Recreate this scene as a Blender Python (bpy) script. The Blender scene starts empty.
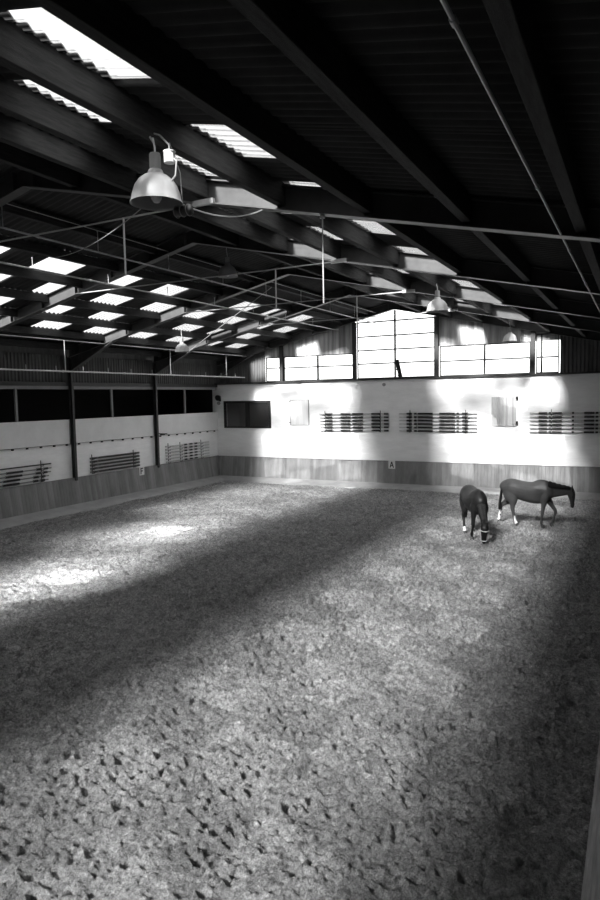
import bpy, bmesh, math, random
import numpy as np
from mathutils import Vector, Matrix, noise

random.seed(7)
rng = np.random.default_rng(11)
SC = bpy.context.scene
COL = SC.collection
H = 4.2                      # eye height
XC = -9.9                    # ridge line
XL, XR = -19.76, 0.30        # long walls
YF, YN = 28.4, -9.0          # far wall, near wall
FR = [2.2, 8.48, 13.5, 18.4, 23.35, 28.3]
PX = [-0.58 - 1.335 * i for i in range(7)]           # purlins, camera-side slope
PXL = [2 * XC - x for x in PX]                        # the other slope


def zr(x, off=0.0):
    return 5.85 + off - 0.224 * x if x > XC else 5.85 + off + 0.224 * (x - 2 * XC)


# ------------------------------------------------------------------ materials
def mat(name, col, rough=0.8, var=0.0, vscale=4.0, bump=0.0, bscale=30.0, metal=0.0, stretch=None,
        planks=None, axis='Y', dark=None, detail=5.0):
    """grey procedural material; var mixes in a lighter/darker noise, planks gives each board a tone of its own"""
    m = bpy.data.materials.new(name)
    m.use_nodes = True
    nt = m.node_tree
    b = nt.nodes['Principled BSDF']
    c = (col, col, col, 1) if not isinstance(col, tuple) else (*col, 1)
    b.inputs['Base Color'].default_value = c
    b.inputs['Roughness'].default_value = rough
    b.inputs['Metallic'].default_value = metal
    b.inputs['Specular IOR Level'].default_value = 0.3
    tc = nt.nodes.new('ShaderNodeTexCoord')
    mp = nt.nodes.new('ShaderNodeMapping')
    nt.links.new(tc.outputs['Object'], mp.inputs['Vector'])
    if stretch:
        mp.inputs['Scale'].default_value = stretch
    out = None
    if var:
        n = nt.nodes.new('ShaderNodeTexNoise')
        n.inputs['Scale'].default_value = vscale
        n.inputs['Detail'].default_value = detail
        n.inputs['Roughness'].default_value = 0.65
        nt.links.new(mp.outputs['Vector'], n.inputs['Vector'])
        r = nt.nodes.new('ShaderNodeMapRange')
        r.inputs[1].default_value = 0.3
        r.inputs[2].default_value = 0.7
        r.inputs[3].default_value = 1 - var
        r.inputs[4].default_value = 1 + var
        nt.links.new(n.outputs['Fac'], r.inputs[0])
        out = r.outputs[0]
    if planks:
        sp = nt.nodes.new('ShaderNodeSeparateXYZ')
        nt.links.new(tc.outputs['Object'], sp.inputs[0])
        dv = nt.nodes.new('ShaderNodeMath'); dv.operation = 'DIVIDE'
        dv.inputs[1].default_value = planks[0]
        nt.links.new(sp.outputs[axis], dv.inputs[0])
        fl = nt.nodes.new('ShaderNodeMath'); fl.operation = 'FLOOR'
        nt.links.new(dv.outputs[0], fl.inputs[0])
        wn = nt.nodes.new('ShaderNodeTexWhiteNoise'); wn.noise_dimensions = '1D'
        nt.links.new(fl.outputs[0], wn.inputs['W'])
        pr = nt.nodes.new('ShaderNodeMapRange')
        pr.inputs[3].default_value = 1 - planks[1]
        pr.inputs[4].default_value = 1 + planks[1]
        nt.links.new(wn.outputs['Value'], pr.inputs[0])
        o2 = pr.outputs[0]
        if out is not None:
            mm = nt.nodes.new('ShaderNodeMath'); mm.operation = 'MULTIPLY'
            nt.links.new(out, mm.inputs[0]); nt.links.new(o2, mm.inputs[1])
            out = mm.outputs[0]
        else:
            out = o2
    if out is not None:
        vm = nt.nodes.new('ShaderNodeVectorMath'); vm.operation = 'SCALE'
        vm.inputs[0].default_value = c[:3]
        nt.links.new(out, vm.inputs['Scale'])
        nt.links.new(vm.outputs[0], b.inputs['Base Color'])
    if bump:
        n2 = nt.nodes.new('ShaderNodeTexNoise')
        n2.inputs['Scale'].default_value = bscale
        n2.inputs['Detail'].default_value = 6
        nt.links.new(mp.outputs['Vector'], n2.inputs['Vector'])
        bp = nt.nodes.new('ShaderNodeBump')
        bp.inputs['Strength'].default_value = bump
        bp.inputs['Distance'].default_value = 0.02
        nt.links.new(n2.outputs['Fac'], bp.inputs['Height'])
        nt.links.new(bp.outputs[0], b.inputs['Normal'])
    return m


M = {}
M['steel'] = mat('dark_painted_steel', 0.055, 0.45, 0.25, 3)
M['post'] = mat('dark_post_paint', 0.035, 0.5, 0.2, 3)
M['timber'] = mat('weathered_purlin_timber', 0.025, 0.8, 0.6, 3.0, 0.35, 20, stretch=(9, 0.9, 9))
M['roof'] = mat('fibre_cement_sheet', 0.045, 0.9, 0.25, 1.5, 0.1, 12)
M['clad'] = mat('grey_vertical_cladding', 0.10, 0.8, 0.3, 5, 0.2, 20, stretch=(1, 1, .15))
M['gable'] = mat('gable_boards', 0.36, 0.8, 0.35, 4, 0.3, 20, stretch=(1, 1, .12), planks=(0.12, .3), axis='X')
M['white'] = mat('white_painted_masonry', 0.84, 0.75, 0.07, 2.2, 0.25, 9, stretch=(.6, .6, 2.5))
M['parapet'] = mat('parapet_plaster', 0.72, 0.8, 0.06, 1.5, 0.1, 10)
M['kickL'] = mat('kickboard_planks_long_side', 0.22, 0.8, 0.22, 3, 0.3, 15, stretch=(1, 1, .25), planks=(0.145, .16), axis='Y')
M['kickF'] = mat('kickboard_planks_short_side', 0.24, 0.8, 0.22, 3, 0.3, 15, stretch=(1, 1, .25), planks=(0.145, .13), axis='X')
M['rail'] = mat('kickboard_top_rail', 0.42, 0.6, 0.35, 5, 0.5, 14, stretch=(12, .5, 12))
M['berm'] = mat('packed_berm', 0.34, 0.95, 0.15, 1.6, 0.3, 25)
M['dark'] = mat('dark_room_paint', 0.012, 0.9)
M['galv'] = mat('galvanised_steel', 0.42, 0.45, 0.1, 8, metal=0.3)
M['shade'] = mat('spun_aluminium_shade', 0.5, 0.4, 0.06, 5, metal=0.25)
M['inner'] = mat('enamel_inside_shade', 0.30, 0.5)
M['black'] = mat('black_paint', 0.015, 0.5)
M['wpaint'] = mat('white_gloss_paint', 0.72, 0.45)
M['pole'] = mat('worn_white_pole_paint', .5, .5, .15, 6)
M['mgrey'] = mat('mid_grey_paint', 0.25, 0.6, 0.1, 6)
M['hatch'] = mat('bare_board_hatch', 0.62, 0.75, 0.12, 3, 0.15, 10, stretch=(3, 3, .3))
M['shut'] = mat('boarded_shutter_wood', 0.45, 0.75, 0.25, 4, 0.3, 10, stretch=(1, 1, .2), planks=(0.085, .25), axis='X')


def glass_mat(name, tr, rough=0.05):
    m = bpy.data.materials.new(name); m.use_nodes = True
    nt = m.node_tree; nt.nodes.clear()
    o = nt.nodes.new('ShaderNodeOutputMaterial')
    t = nt.nodes.new('ShaderNodeBsdfTransparent'); t.inputs[0].default_value = (tr, tr, tr, 1)
    g = nt.nodes.new('ShaderNodeBsdfGlossy'); g.inputs['Roughness'].default_value = rough
    mx = nt.nodes.new('ShaderNodeMixShader'); mx.inputs[0].default_value = 0.06
    nt.links.new(t.outputs[0], mx.inputs[1]); nt.links.new(g.outputs[0], mx.inputs[2])
    nt.links.new(mx.outputs[0], o.inputs[0])
    return m


M['glass'] = glass_mat('window_glass', 0.95)
M['smoke'] = glass_mat('dark_tinted_glass', 0.85, 0.35)


def sky_mat(name, trans, lucent):
    m = bpy.data.materials.new(name); m.use_nodes = True
    nt = m.node_tree; nt.nodes.clear()
    o = nt.nodes.new('ShaderNodeOutputMaterial')
    t = nt.nodes.new('ShaderNodeBsdfTransparent'); t.inputs[0].default_value = (trans,) * 3 + (1,)
    l = nt.nodes.new('ShaderNodeBsdfTranslucent'); l.inputs[0].default_value = (lucent,) * 3 + (1,)
    tc = nt.nodes.new('ShaderNodeTexCoord')
    n = nt.nodes.new('ShaderNodeTexNoise'); n.inputs['Scale'].default_value = 2.0
    nt.links.new(tc.outputs['Object'], n.inputs[0])
    r = nt.nodes.new('ShaderNodeMapRange'); r.inputs[3].default_value = .8 * lucent; r.inputs[4].default_value = min(1, 1.15 * lucent)
    nt.links.new(n.outputs['Fac'], r.inputs[0]); nt.links.new(r.outputs[0], l.inputs[0])
    a = nt.nodes.new('ShaderNodeAddShader')
    nt.links.new(t.outputs[0], a.inputs[0]); nt.links.new(l.outputs[0], a.inputs[1])
    nt.links.new(a.outputs[0], o.inputs[0])
    return m


M['sky'] = sky_mat('translucent_grp_sheet', 0.5, 0.085)
M['skyclear'] = sky_mat('clear_replacement_sheet', 0.985, 0.01)


def sand_mat():
    m = bpy.data.materials.new('riding_sand'); m.use_nodes = True
    nt = m.node_tree; b = nt.nodes['Principled BSDF']
    b.inputs['Roughness'].default_value = 0.95
    b.inputs['Specular IOR Level'].default_value = 0.15
    tc = nt.nodes.new('ShaderNodeTexCoord')

    def noi(s, d=6, r=.7):
        n = nt.nodes.new('ShaderNodeTexNoise'); n.inputs['Scale'].default_value = s
        n.inputs['Detail'].default_value = d; n.inputs['Roughness'].default_value = r
        nt.links.new(tc.outputs['Object'], n.inputs['Vector']); return n.outputs['Fac']

    def rng_(src, a, b_, c, d):
        r = nt.nodes.new('ShaderNodeMapRange')
        for i, v in enumerate((a, b_, c, d)):
            r.inputs[i + 1].default_value = v
        nt.links.new(src, r.inputs[0]); return r.outputs[0]

    def mul(a, b_, op='MULTIPLY'):
        k = nt.nodes.new('ShaderNodeMath'); k.operation = op
        nt.links.new(a, k.inputs[0]); nt.links.new(b_, k.inputs[1]); return k.outputs[0]
    fine = rng_(noi(30, 8, .9), .36, .64, .3, 1.75)
    mid = rng_(noi(13, 7, .8), .34, .66, .5, 1.5)
    big = rng_(noi(.7, 4, .6), .3, .7, .88, 1.12)
    scuff = rng_(noi(4.2, 5, .75), .34, .66, .68, 1.32)
    v = mul(mul(mul(fine, mid), big), scuff)
    sc = nt.nodes.new('ShaderNodeVectorMath'); sc.operation = 'SCALE'
    sc.inputs[0].default_value = (0.37, 0.37, 0.37)
    nt.links.new(v, sc.inputs['Scale']); nt.links.new(sc.outputs[0], b.inputs['Base Color'])
    h = mul(rng_(noi(38, 8, .75), 0, 1, 0, .6), rng_(noi(16, 7, .8), 0, 1, 0, 1.8), 'ADD')
    bp = nt.nodes.new('ShaderNodeBump'); bp.inputs['Strength'].default_value = 1.0
    bp.inputs['Distance'].default_value = 0.07
    nt.links.new(h, bp.inputs['Height']); nt.links.new(bp.outputs[0], b.inputs['Normal'])
    return m


M['sand'] = sand_mat()


# ------------------------------------------------------------------ mesh helpers
class MB:
    def __init__(s):
        s.v = []; s.f = []; s.mi = []

    def add(s, vs, fs, mi=0):
        n = len(s.v); s.v += [tuple(v) for v in vs]
        s.f += [tuple(i + n for i in f) for f in fs]; s.mi += [mi] * len(fs)
        return s

    def box(s, x0, x1, y0, y1, z0, z1, mi=0):
        vs = [(x, y, z) for z in (z0, z1) for x, y in ((x0, y0), (x1, y0), (x1, y1), (x0, y1))]
        return s.add(vs, [(3, 2, 1, 0), (4, 5, 6, 7), (0, 1, 5, 4), (1, 2, 6, 5), (2, 3, 7, 6), (3, 0, 4, 7)], mi)

    def prism(s, poly, a, b, axis='Y', mi=0):
        """poly in the plane normal to axis, extruded from a to b"""
        def P(p, t):
            return {'Y': (p[0], t, p[1]), 'X': (t, p[0], p[1]), 'Z': (p[0], p[1], t)}[axis]
        n = len(poly)
        vs = [P(p, a) for p in poly] + [P(p, b) for p in poly]
        fs = [tuple(range(n))[::-1], tuple(range(n, 2 * n))] + [(i, (i + 1) % n, n + (i + 1) % n, n + i) for i in range(n)]
        return s.add(vs, fs, mi)

    def tube(s, pts, rad, n=8, mi=0, cap=True):
        pts = [Vector(p) for p in pts]
        rads = rad if isinstance(rad, (list, tuple)) else [rad] * len(pts)
        base = len(s.v); up = None
        for i, p in enumerate(pts):
            d = (pts[min(i + 1, len(pts) - 1)] - pts[max(i - 1, 0)]).normalized()
            if up is None:
                up = Vector((0, 0, 1)) if abs(d.z) < .9 else Vector((1, 0, 0))
            a = d.cross(up).normalized(); b = a.cross(d).normalized(); up = b
            for k in range(n):
                t = 2 * math.pi * k / n
                s.v.append(tuple(p + (a * math.cos(t) + b * math.sin(t)) * rads[i]))
        for i in range(len(pts) - 1):
            for k in range(n):
                s.f.append((base + i * n + k, base + i * n + (k + 1) % n, base + (i + 1) * n + (k + 1) % n, base + (i + 1) * n + k)); s.mi.append(mi)
        if cap:
            s.f.append(tuple(base + k for k in range(n))[::-1]); s.mi.append(mi)
            e = base + (len(pts) - 1) * n
            s.f.append(tuple(e + k for k in range(n))); s.mi.append(mi)
        return s

    def lathe(s, prof, c=(0, 0, 0), n=32, mi=0):
        base = len(s.v)
        for r, z in prof:
            for k in range(n):
                t = 2 * math.pi * k / n
                s.v.append((c[0] + r * math.cos(t), c[1] + r * math.sin(t), c[2] + z))
        for i in range(len(prof) - 1):
            for k in range(n):
                s.f.append((base + i * n + k, base + i * n + (k + 1) % n, base + (i + 1) * n + (k + 1) % n, base + (i + 1) * n + k)); s.mi.append(mi)
        return s

    def build(s, name, mats, parent=None, smooth=False, bevel=0, fixn=True):
        me = bpy.data.meshes.new(name)
        me.from_pydata(s.v, [], s.f)
        mats = mats if isinstance(mats, (list, tuple)) else [mats]
        for m in mats:
            me.materials.append(M[m] if isinstance(m, str) else m)
        for p, i in zip(me.polygons, s.mi):
            p.material_index = i
        if fixn or bevel:
            bm = bmesh.new(); bm.from_mesh(me)
            bmesh.ops.recalc_face_normals(bm, faces=bm.faces)
            if bevel:
                bmesh.ops.bevel(bm, geom=list(bm.edges), offset=bevel, segments=1, affect='EDGES')
            bm.to_mesh(me); bm.free()
        if smooth:
            me.shade_smooth()
        o = bpy.data.objects.new(name, me)
        COL.objects.link(o)
        if parent is not None:
            o.parent = parent
            o.matrix_parent_inverse = Matrix.Identity(4)
            o.location = -Vector(parent.location) if parent.get('worldparts') else (0, 0, 0)
        return o


def tag(o, label=None, cat=None, group=None, kind=None):
    for k, v in (('label', label), ('category', cat), ('group', group), ('kind', kind)):
        if v:
            o[k] = v
    return o


def thing(name, label, cat, loc=(0, 0, 0), rz=0, group=None, world=False):
    """world=True: parts are given in world coordinates (rz must be 0)"""
    o = bpy.data.objects.new(name, None); COL.objects.link(o)
    o.location = loc; o.rotation_euler = (0, 0, rz)
    o.empty_display_size = .2
    if world:
        o['worldparts'] = 1
    return tag(o, label, cat, group)


def copy_tree(o, parent=None):
    c = o.copy(); COL.objects.link(c)
    if parent is not None:
        c.parent = parent
    for ch in list(o.children):
        copy_tree(ch, c)
    return c


def struct(name, mb, m, label=None, **k):
    return tag(mb.build(name, m, **k), label, None, None, 'structure')


# ------------------------------------------------------------------ camera
f_px = 650.0
v1 = Vector((340, 59, -f_px)); v2 = Vector((-1260, 29.4, -f_px))
cy_ = v1.normalized(); cx_ = -v2; cx_ = (cx_ - cx_.dot(cy_) * cy_).normalized(); cz_ = cx_.cross(cy_)
Rm = Matrix((cx_, cy_, cz_))
cam = bpy.data.cameras.new('camera'); cam.sensor_fit = 'VERTICAL'; cam.sensor_height = 36; cam.sensor_width = 24
cam.lens = 36 * f_px / 900; cam.clip_end = 300; cam.clip_start = .02
co = bpy.data.objects.new('camera', cam); COL.objects.link(co)
co.matrix_world = Matrix.Translation((0, 0, H)) @ Rm.to_4x4()
SC.camera = co


def proj(p):
    c = Rm.transposed() @ (Vector(p) - Vector((0, 0, H)))
    if c.z > -.05:
        return None
    return 300 - f_px * c.x / c.z, 450 + f_px * c.y / c.z


def inview(pts, m=4):
    q = [proj(p) for p in pts]
    q = [p for p in q if p]
    if not q:
        return False
    return min(p[0] for p in q) < 600 + m and max(p[0] for p in q) > -m and min(p[1] for p in q) < 900 + m and max(p[1] for p in q) > -m


# ------------------------------------------------------------------ floor
def build_floor():
    xs = [XR]
    while xs[-1] > XL + .05:
        xs.append(xs[-1] - (.024 + .004 * max(0, -7 - xs[-1])))
    xs = np.array(xs[::-1])
    ys = [YN + 0.0]
    while ys[-1] < 2:
        ys.append(ys[-1] + .25)
    while ys[-1] < YF - .02:
        ys.append(ys[-1] + 0.024 + 0.003 * max(0, ys[-1] - 5))
    ys[-1] = YF
    ys = np.array(ys)
    X, Y = np.meshgrid(xs, ys)
    Z = np.zeros_like(X)
    # rolling unevenness, sum of rotated sines and value noise
    for k in range(26):
        a = rng.uniform(0, math.pi); w = rng.uniform(1.2, 9); ph = rng.uniform(0, 6.28)
        Z += 0.010 / (0.6 + w * .5) * np.sin((X * math.cos(a) + Y * math.sin(a)) * w + ph)
    Z += rng.normal(0, .006, Z.shape)
    s2 = rng.normal(0, .013, Z.shape)
    s2 = (s2 + np.roll(s2, 1, 0) + np.roll(s2, 1, 1) + np.roll(s2, -1, 0)) / 2.2
    Z += s2
    def vnoise(cell, amp):
        gx = int((XR - XL) / cell) + 3; gy = int((YF - YN) / cell) + 3
        G = rng.normal(0, 1, (gy, gx))
        u = (X - XL) / cell; v = (Y - YN) / cell
        i = u.astype(int); j = v.astype(int); fu = u - i; fv = v - j
        fu = fu * fu * (3 - 2 * fu); fv = fv * fv * (3 - 2 * fv)
        return amp * ((G[j, i] * (1 - fu) + G[j, i + 1] * fu) * (1 - fv) + (G[j + 1, i] * (1 - fu) + G[j + 1, i + 1] * fu) * fv)
    Z += vnoise(.34, .014) + vnoise(.17, .011) + vnoise(.09, .010) + vnoise(.048, .009)
    # hoof prints: a pit with a raised lip, strung out along wandering tracks
    def print_at(px, py, r, dpt):
        i0, i1 = np.searchsorted(xs, [px - 2.4 * r, px + 2.4 * r]); j0, j1 = np.searchsorted(ys, [py - 2.4 * r, py + 2.4 * r])
        if i1 <= i0 or j1 <= j0:
            return
        dx = X[j0:j1, i0:i1] - px; dy = Y[j0:j1, i0:i1] - py
        th = rng.uniform(0, 3.14); u = dx * math.cos(th) + dy * math.sin(th); v = (-dx * math.sin(th) + dy * math.cos(th)) * 1.35
        q = (u * u + v * v) / (r * r)
        Z[j0:j1, i0:i1] += -dpt * np.exp(-q * 1.4) + dpt * .38 * np.exp(-((np.sqrt(q) - 1.45) ** 2) * 5)
    n = 0
    while n < 15000:
        x = rng.uniform(XL + 1.1, XR - .4); y = rng.uniform(1.5, YF - 1.1); h = rng.uniform(0, 6.28)
        for _ in range(int(rng.integers(4, 22))):
            print_at(x, y, rng.uniform(.045, .085), rng.uniform(.035, .11)); n += 1
            h += rng.normal(0, .25); x += .5 * math.cos(h) + rng.normal(0, .09); y += .5 * math.sin(h) + rng.normal(0, .09)
    # level to the berms at the walls
    d = np.minimum.reduce([X - XL, (XR - X) + 0.2, YF - Y])
    Z *= np.clip((d - .5) / .7, 0.12, 1)
    ny, nx = X.shape
    verts = np.stack([X, Y, Z], -1).reshape(-1, 3)
    idx = np.arange(ny * nx).reshape(ny, nx)
    q = np.stack([idx[:-1, :-1], idx[:-1, 1:], idx[1:, 1:], idx[1:, :-1]], -1).reshape(-1, 4)
    me = bpy.data.meshes.new('floor')
    me.vertices.add(len(verts)); me.vertices.foreach_set('co', verts.ravel())
    me.loops.add(q.size); me.loops.foreach_set('vertex_index', q.ravel())
    me.polygons.add(len(q)); me.polygons.foreach_set('loop_start', np.arange(0, q.size, 4))
    me.polygons.foreach_set('loop_total', np.full(len(q), 4))
    me.update(calc_edges=True); me.validate()
    me.materials.append(M['sand']); me.shade_smooth()
    o = bpy.data.objects.new('floor', me); COL.objects.link(o)
    tag(o, 'hoof-printed grey sand floor of the riding hall', kind='structure')


build_floor()

# berms of packed footing along the kickboards (structure trim)
b = MB(); b.prism([(XL + .26, -.08), (XL + 1.05, -.08), (XL + 1.0, .02), (XL + .75, .10), (XL + .26, .20)], YN + .3, YF - .2)
struct('trim_1', b, 'berm', 'packed pale footing banked against the long kickboard')
b = MB(); b.prism([(YF - .26, -.08), (YF - 1.0, -.08), (YF - .95, .02), (YF - .7, .10), (YF - .26, .20)], XL + .3, XR - .25, 'X')
struct('trim_2', b, 'berm', 'packed pale footing banked against the far kickboard')


# kickboards: leaning planks with real joints
def kick(name, along, a, b_, x_top, x_bot, zt, zb, m, sgn, label):
    mb = MB(); w = .145; t = a
    while t < b_ - .02:
        e = min(t + w - .006, b_)
        poly = [(x_bot, zb), (x_top, zt), (x_top - .04 * sgn, zt), (x_bot - .04 * sgn, zb)]
        mb.prism(poly, t, e, along)
        t += w
    poly = [(x_bot - .04 * sgn, zb), (x_top - .04 * sgn, zt), (x_top - .07 * sgn, zt), (x_bot - .07 * sgn, zb)]
    mb.prism(poly, a, b_, along)
    mb2 = [(x_top + .02 * sgn, zt), (x_top + .02 * sgn, zt + .03), (x_top - .10 * sgn, zt + .03), (x_top - .10 * sgn, zt)]
    mb.prism(mb2, a, b_, along)
    return struct(name, mb, m, label)


kick('kickboard_wall_left', 'Y', YN + .2, YF - .06, XL + .13, XL + .30, 1.18, .02, 'kickL', 1, 'leaning grey plank kickboard along the long wall')
kick('kickboard_wall_far', 'X', XL + .14, XR - .1, YF - .13, YF - .30, 1.18, .02, 'kickF', -1, 'leaning grey plank kickboard under the white far wall')
kick('kickboard_wall_right', 'Y', YN + .2, YF - .06, -.20, -.34, 1.15, .02, 'kickL', -1, 'leaning plank kickboard below the camera')
b = MB()
for i in range(4):
    b.box(-.245 + i * .13, -.245 + i * .13 + .124, YN + .2, YF - .1, 1.185, 1.225)
struct('trim_3', b, 'rail', 'weathered plank rail capping the kickboard below the camera')

# ------------------------------------------------------------------ walls
b = MB()
b.box(XL - .25, XL, YN, YF, 0, 2.56)
struct('wall_left', b, 'white', 'white masonry below the gallery parapet')
b = MB()
ts = [YN, -3, 2.2, 8.55, 13.5, 18.4, 23.35, YF]
for i in range(len(ts) - 1):
    b.box(XL - .18, XL + .06, ts[i] + (.10 if i else 0), ts[i + 1] - (.10 if ts[i + 1] < YF else 0), 2.56, 3.50)
o = struct('wall_left_parapet', b, 'parapet', 'pale plaster gallery parapet between the dark posts', bevel=.006)
b = MB()
for y in np.arange(YN + .5, YF, .62):
    b.box(XL, XL + .075, y - .03, y + .03, 2.49, 2.555)
b.box(XL, XL + .07, YN, YF, 2.548, 2.562)  # thin dark strip draws the shadow line under the parapet ledge
o2 = b.build('parapet_brackets_shadow_line', 'post', o)
o2['kind'] = 'stuff'
# gallery behind
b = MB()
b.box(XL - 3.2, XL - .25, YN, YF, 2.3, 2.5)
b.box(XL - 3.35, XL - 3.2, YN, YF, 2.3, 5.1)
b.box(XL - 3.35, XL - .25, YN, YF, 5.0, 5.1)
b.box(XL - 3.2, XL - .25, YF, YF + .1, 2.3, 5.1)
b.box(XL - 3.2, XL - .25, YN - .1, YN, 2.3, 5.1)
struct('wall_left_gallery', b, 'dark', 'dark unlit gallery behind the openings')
b = MB()
b.box(XL - .12, XL + .02, YN, YF, 4.68, 4.80, 0)
b.box(XL - .12, XL + .09, YN, YF, 4.80, 4.95, 1)
struct('trim_4', b, ['mgrey', 'post'], 'double steel beam above the gallery openings')


def wave_sheet(u0, u1, w_of, lam, amp, seg=8, phase=0.0, trap=False):
    """returns list of (u, h) along the corrugated profile"""
    out = []; n = max(2, int(round((u1 - u0) / lam * seg)))
    for i in range(n + 1):
        u = u0 + (u1 - u0) * i / n
        c = math.cos(2 * math.pi * (u - phase) / lam)
        if trap:
            c = max(-1, min(1, c * 2.2))
        out.append((u, amp * c))
    return out


def clad_panel(mb, axis, fixed, a, b_, ztop, zbot, lam=.15, amp=.018, th=.01):
    pr = wave_sheet(a, b_, None, lam, amp, 8, 0, True)
    for i in range(len(pr) - 1):
        (u0, h0), (u1, h1) = pr[i], pr[i + 1]
        zt0 = ztop(u0) if callable(ztop) else ztop; zt1 = ztop(u1) if callable(ztop) else ztop
        if axis == 'Y':
            vs = [(fixed + h0, u0, zbot), (fixed + h1, u1, zbot), (fixed + h1, u1, zt1), (fixed + h0, u0, zt0)]
        else:
            vs = [(u0, fixed + h0, zbot), (u1, fixed + h1, zbot), (u1, fixed + h1, zt1), (u0, fixed + h0, zt0)]
        mb.add(vs, [(0, 1, 2, 3)])


b = MB(); clad_panel(b, 'Y', XL - .03, YN, YF, 5.98, 4.93)
o = struct('wall_left_cladding', b, 'clad', 'ribbed grey cladding between gallery openings and eave', fixn=False)
b = MB(); b.box(XL - .25, XL - .08, YN, YF, 4.95, 6.3)
struct('wall_left_upper', b, 'clad')

# far wall: white masonry with the dark window opening
wx0, wx1, wz0, wz1 = -19.3, -16.46, 2.67, 4.07
b = MB()
b.box(XL - .25, wx0, YF, YF + .3, 0, 4.93)
b.box(wx1, XR + .3, YF, YF + .3, 0, 4.93)
b.box(wx0, wx1, YF, YF + .3, 0, wz0)
b.box(wx0, wx1, YF, YF + .3, wz1, 4.93)
# faint courses of blockwork
for k in range(18):
    z = 1.32 + k * .2
    if z < 4.9:
        if wz0 - .02 < z < wz1 + .02:
            b.box(wx1 + .03, XR, YF - .004, YF, z, z + .188)
        else:
            b.box(XL, XR, YF - .004, YF, z, z + .188)
struct('wall_far', b, 'white', 'long white painted block wall at the end of the hall')
b = MB(); b.box(XL - .1, XR + .3, YF - .10, YF + .34, 4.93, 5.0)
struct('trim_5', b, 'post', 'dark sill beam on top of the far wall')
b = MB()
b.box(XL - .25, XL - .24 + .24, YF, YF + .3, 4.93, 6.0)
# window 1
w = tag(bpy.data.objects.new('window_1', None), 'dark wide two-pane window in the far white wall', kind='structure')
COL.objects.link(w); w.location = (wx0, YF, wz0); w['worldparts'] = 1
b = MB()
b.box(wx0, wx1, YF - .03, YF + .08, wz0, wz0 + .08); b.box(wx0, wx1, YF - .03, YF + .08, wz1 - .12, wz1)
b.box(wx0, wx0 + .1, YF - .03, YF + .08, wz0 + .08, wz1 - .12); b.box(wx1 - .1, wx1, YF - .03, YF + .08, wz0 + .08, wz1 - .12)
xm = wx0 + 1.42; b.box(xm - .1, xm + .1, YF - .02, YF + .07, wz0 + .08, wz1 - .12)
b.build('window_frame', 'black', w)
b = MB(); b.box(wx0 + .1, wx1 - .1, YF + .03, YF + .04, wz0 + .08, wz1 - .12)
b.build('window_pane', 'smoke', w)
b = MB(); b.box(wx0 - .4, wx1 + .4, YF + .3, YF + 2.2, wz0 - .5, wz0 - .45); b.box(wx0 - .4, wx1 + .4, YF + 2.1, YF + 2.2, wz0 - .5, wz1 + .5)
b.box(wx0 - .45, wx0 - .4, YF + .3, YF + 2.2, wz0 - .5, wz1 + .5); b.box(wx1 + .4, wx1 + .45, YF + .3, YF + 2.2, wz0 - .5, wz1 + .5)
b.box(wx0 - .4, wx1 + .4, YF + .3, YF + 2.2, wz1 + .45, wz1 + .5)
struct('wall_far_room', b, 'mgrey')

# gable glazing
GY = YF + .12
bays = [  # x0, x1, top, mullions, bars
    (-16.75, -15.88, 6.22, [], [5.68]),
    (-15.72, -11.97, 6.22, [-13.85], [5.66]),
    (-11.78, -8.08, None, [-9.93], [5.69, 6.31, 6.94, 7.6]),
    (-7.86, -4.05, 6.33, [-5.92], [5.66]),
    (-3.83, -2.95, 6.62, [-3.62], [5.66]),
]


def roof_under(x):
    return zr(x, .05)


bay_txt = ['narrow bright gable window at the low corner of the gable', 'bright gable window with a single mullion beside the narrow corner one',
           'tall bright gable window reaching up to the ridge', 'bright gable window with a hanging lamp in front of its end',
           'short bright gable window at the shaded end of the gable']
for i, (x0, x1, top, mul, bars) in enumerate(bays):
    w = tag(bpy.data.objects.new('window_%d' % (i + 2), None), bay_txt[i], kind='structure')
    COL.objects.link(w); w.location = (x0, GY, 5.0); w['worldparts'] = 1
    b = MB(); t0 = top or roof_under(x0); t1 = top or roof_under(x1)
    b.box(x0, x1, GY - .04, GY + .04, 5.0, 5.05)
    if top:
        b.box(x0, x1, GY - .05, GY + .05, top - .05, top)
    b.box(x0, x0 + .04, GY - .04, GY + .04, 5.05, t0 - .05); b.box(x1 - .04, x1, GY - .04, GY + .04, 5.05, t1 - .05)
    for m_ in mul:
        b.box(m_ - .035, m_ + .035, GY - .05, GY + .05, 5.05, (top or roof_under(m_)) - .05)
    for z in bars:
        xa, xb = x0, x1
        b.box(xa + .04, xb - .04, GY - .03, GY + .03, z - .03, z + .03)
    b.build('window_frame', 'post', w)
    b = MB()
    poly = [(x0, 5.03), (x1, 5.03), (x1, t1 - .01)] + ([(XC, roof_under(XC))] if not top else []) + [(x0, t0 - .01)]
    b.prism(poly, GY - .004, GY + .004)
    b.build('window_pane', 'glass', w)


# gable boards above / beside the glazing
def roofz(x):
    return zr(x, .36)


b = MB()
clad_panel(b, 'X', GY, XL - .2, -16.8, roofz, 5.0)
clad_panel(b, 'X', GY, -2.9, XR + .3, roofz, 5.0)
struct('wall_far_gable_ends', b, 'clad', 'dark ribbed cladding closing the gable corners', fixn=False)
b = MB()
for (x0, x1, zb) in ((-16.8, -11.9, 6.22), (-7.95, -2.9, 6.33)):
    x = x0
    while x < x1 - .01:
        e = min(x + .114, x1)
        b.prism([(x, zb), (e, zb), (e, roofz(e)), (x, roofz(x))], GY - .03, GY + .0)
        x += .12
    b.prism([(x0, zb), (x1, zb), (x1, roofz(x1)), (x0, roofz(x0))], GY, GY + .02)
struct('wall_far_gable', b, 'gable', 'pale vertical boards above the gable windows')

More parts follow.
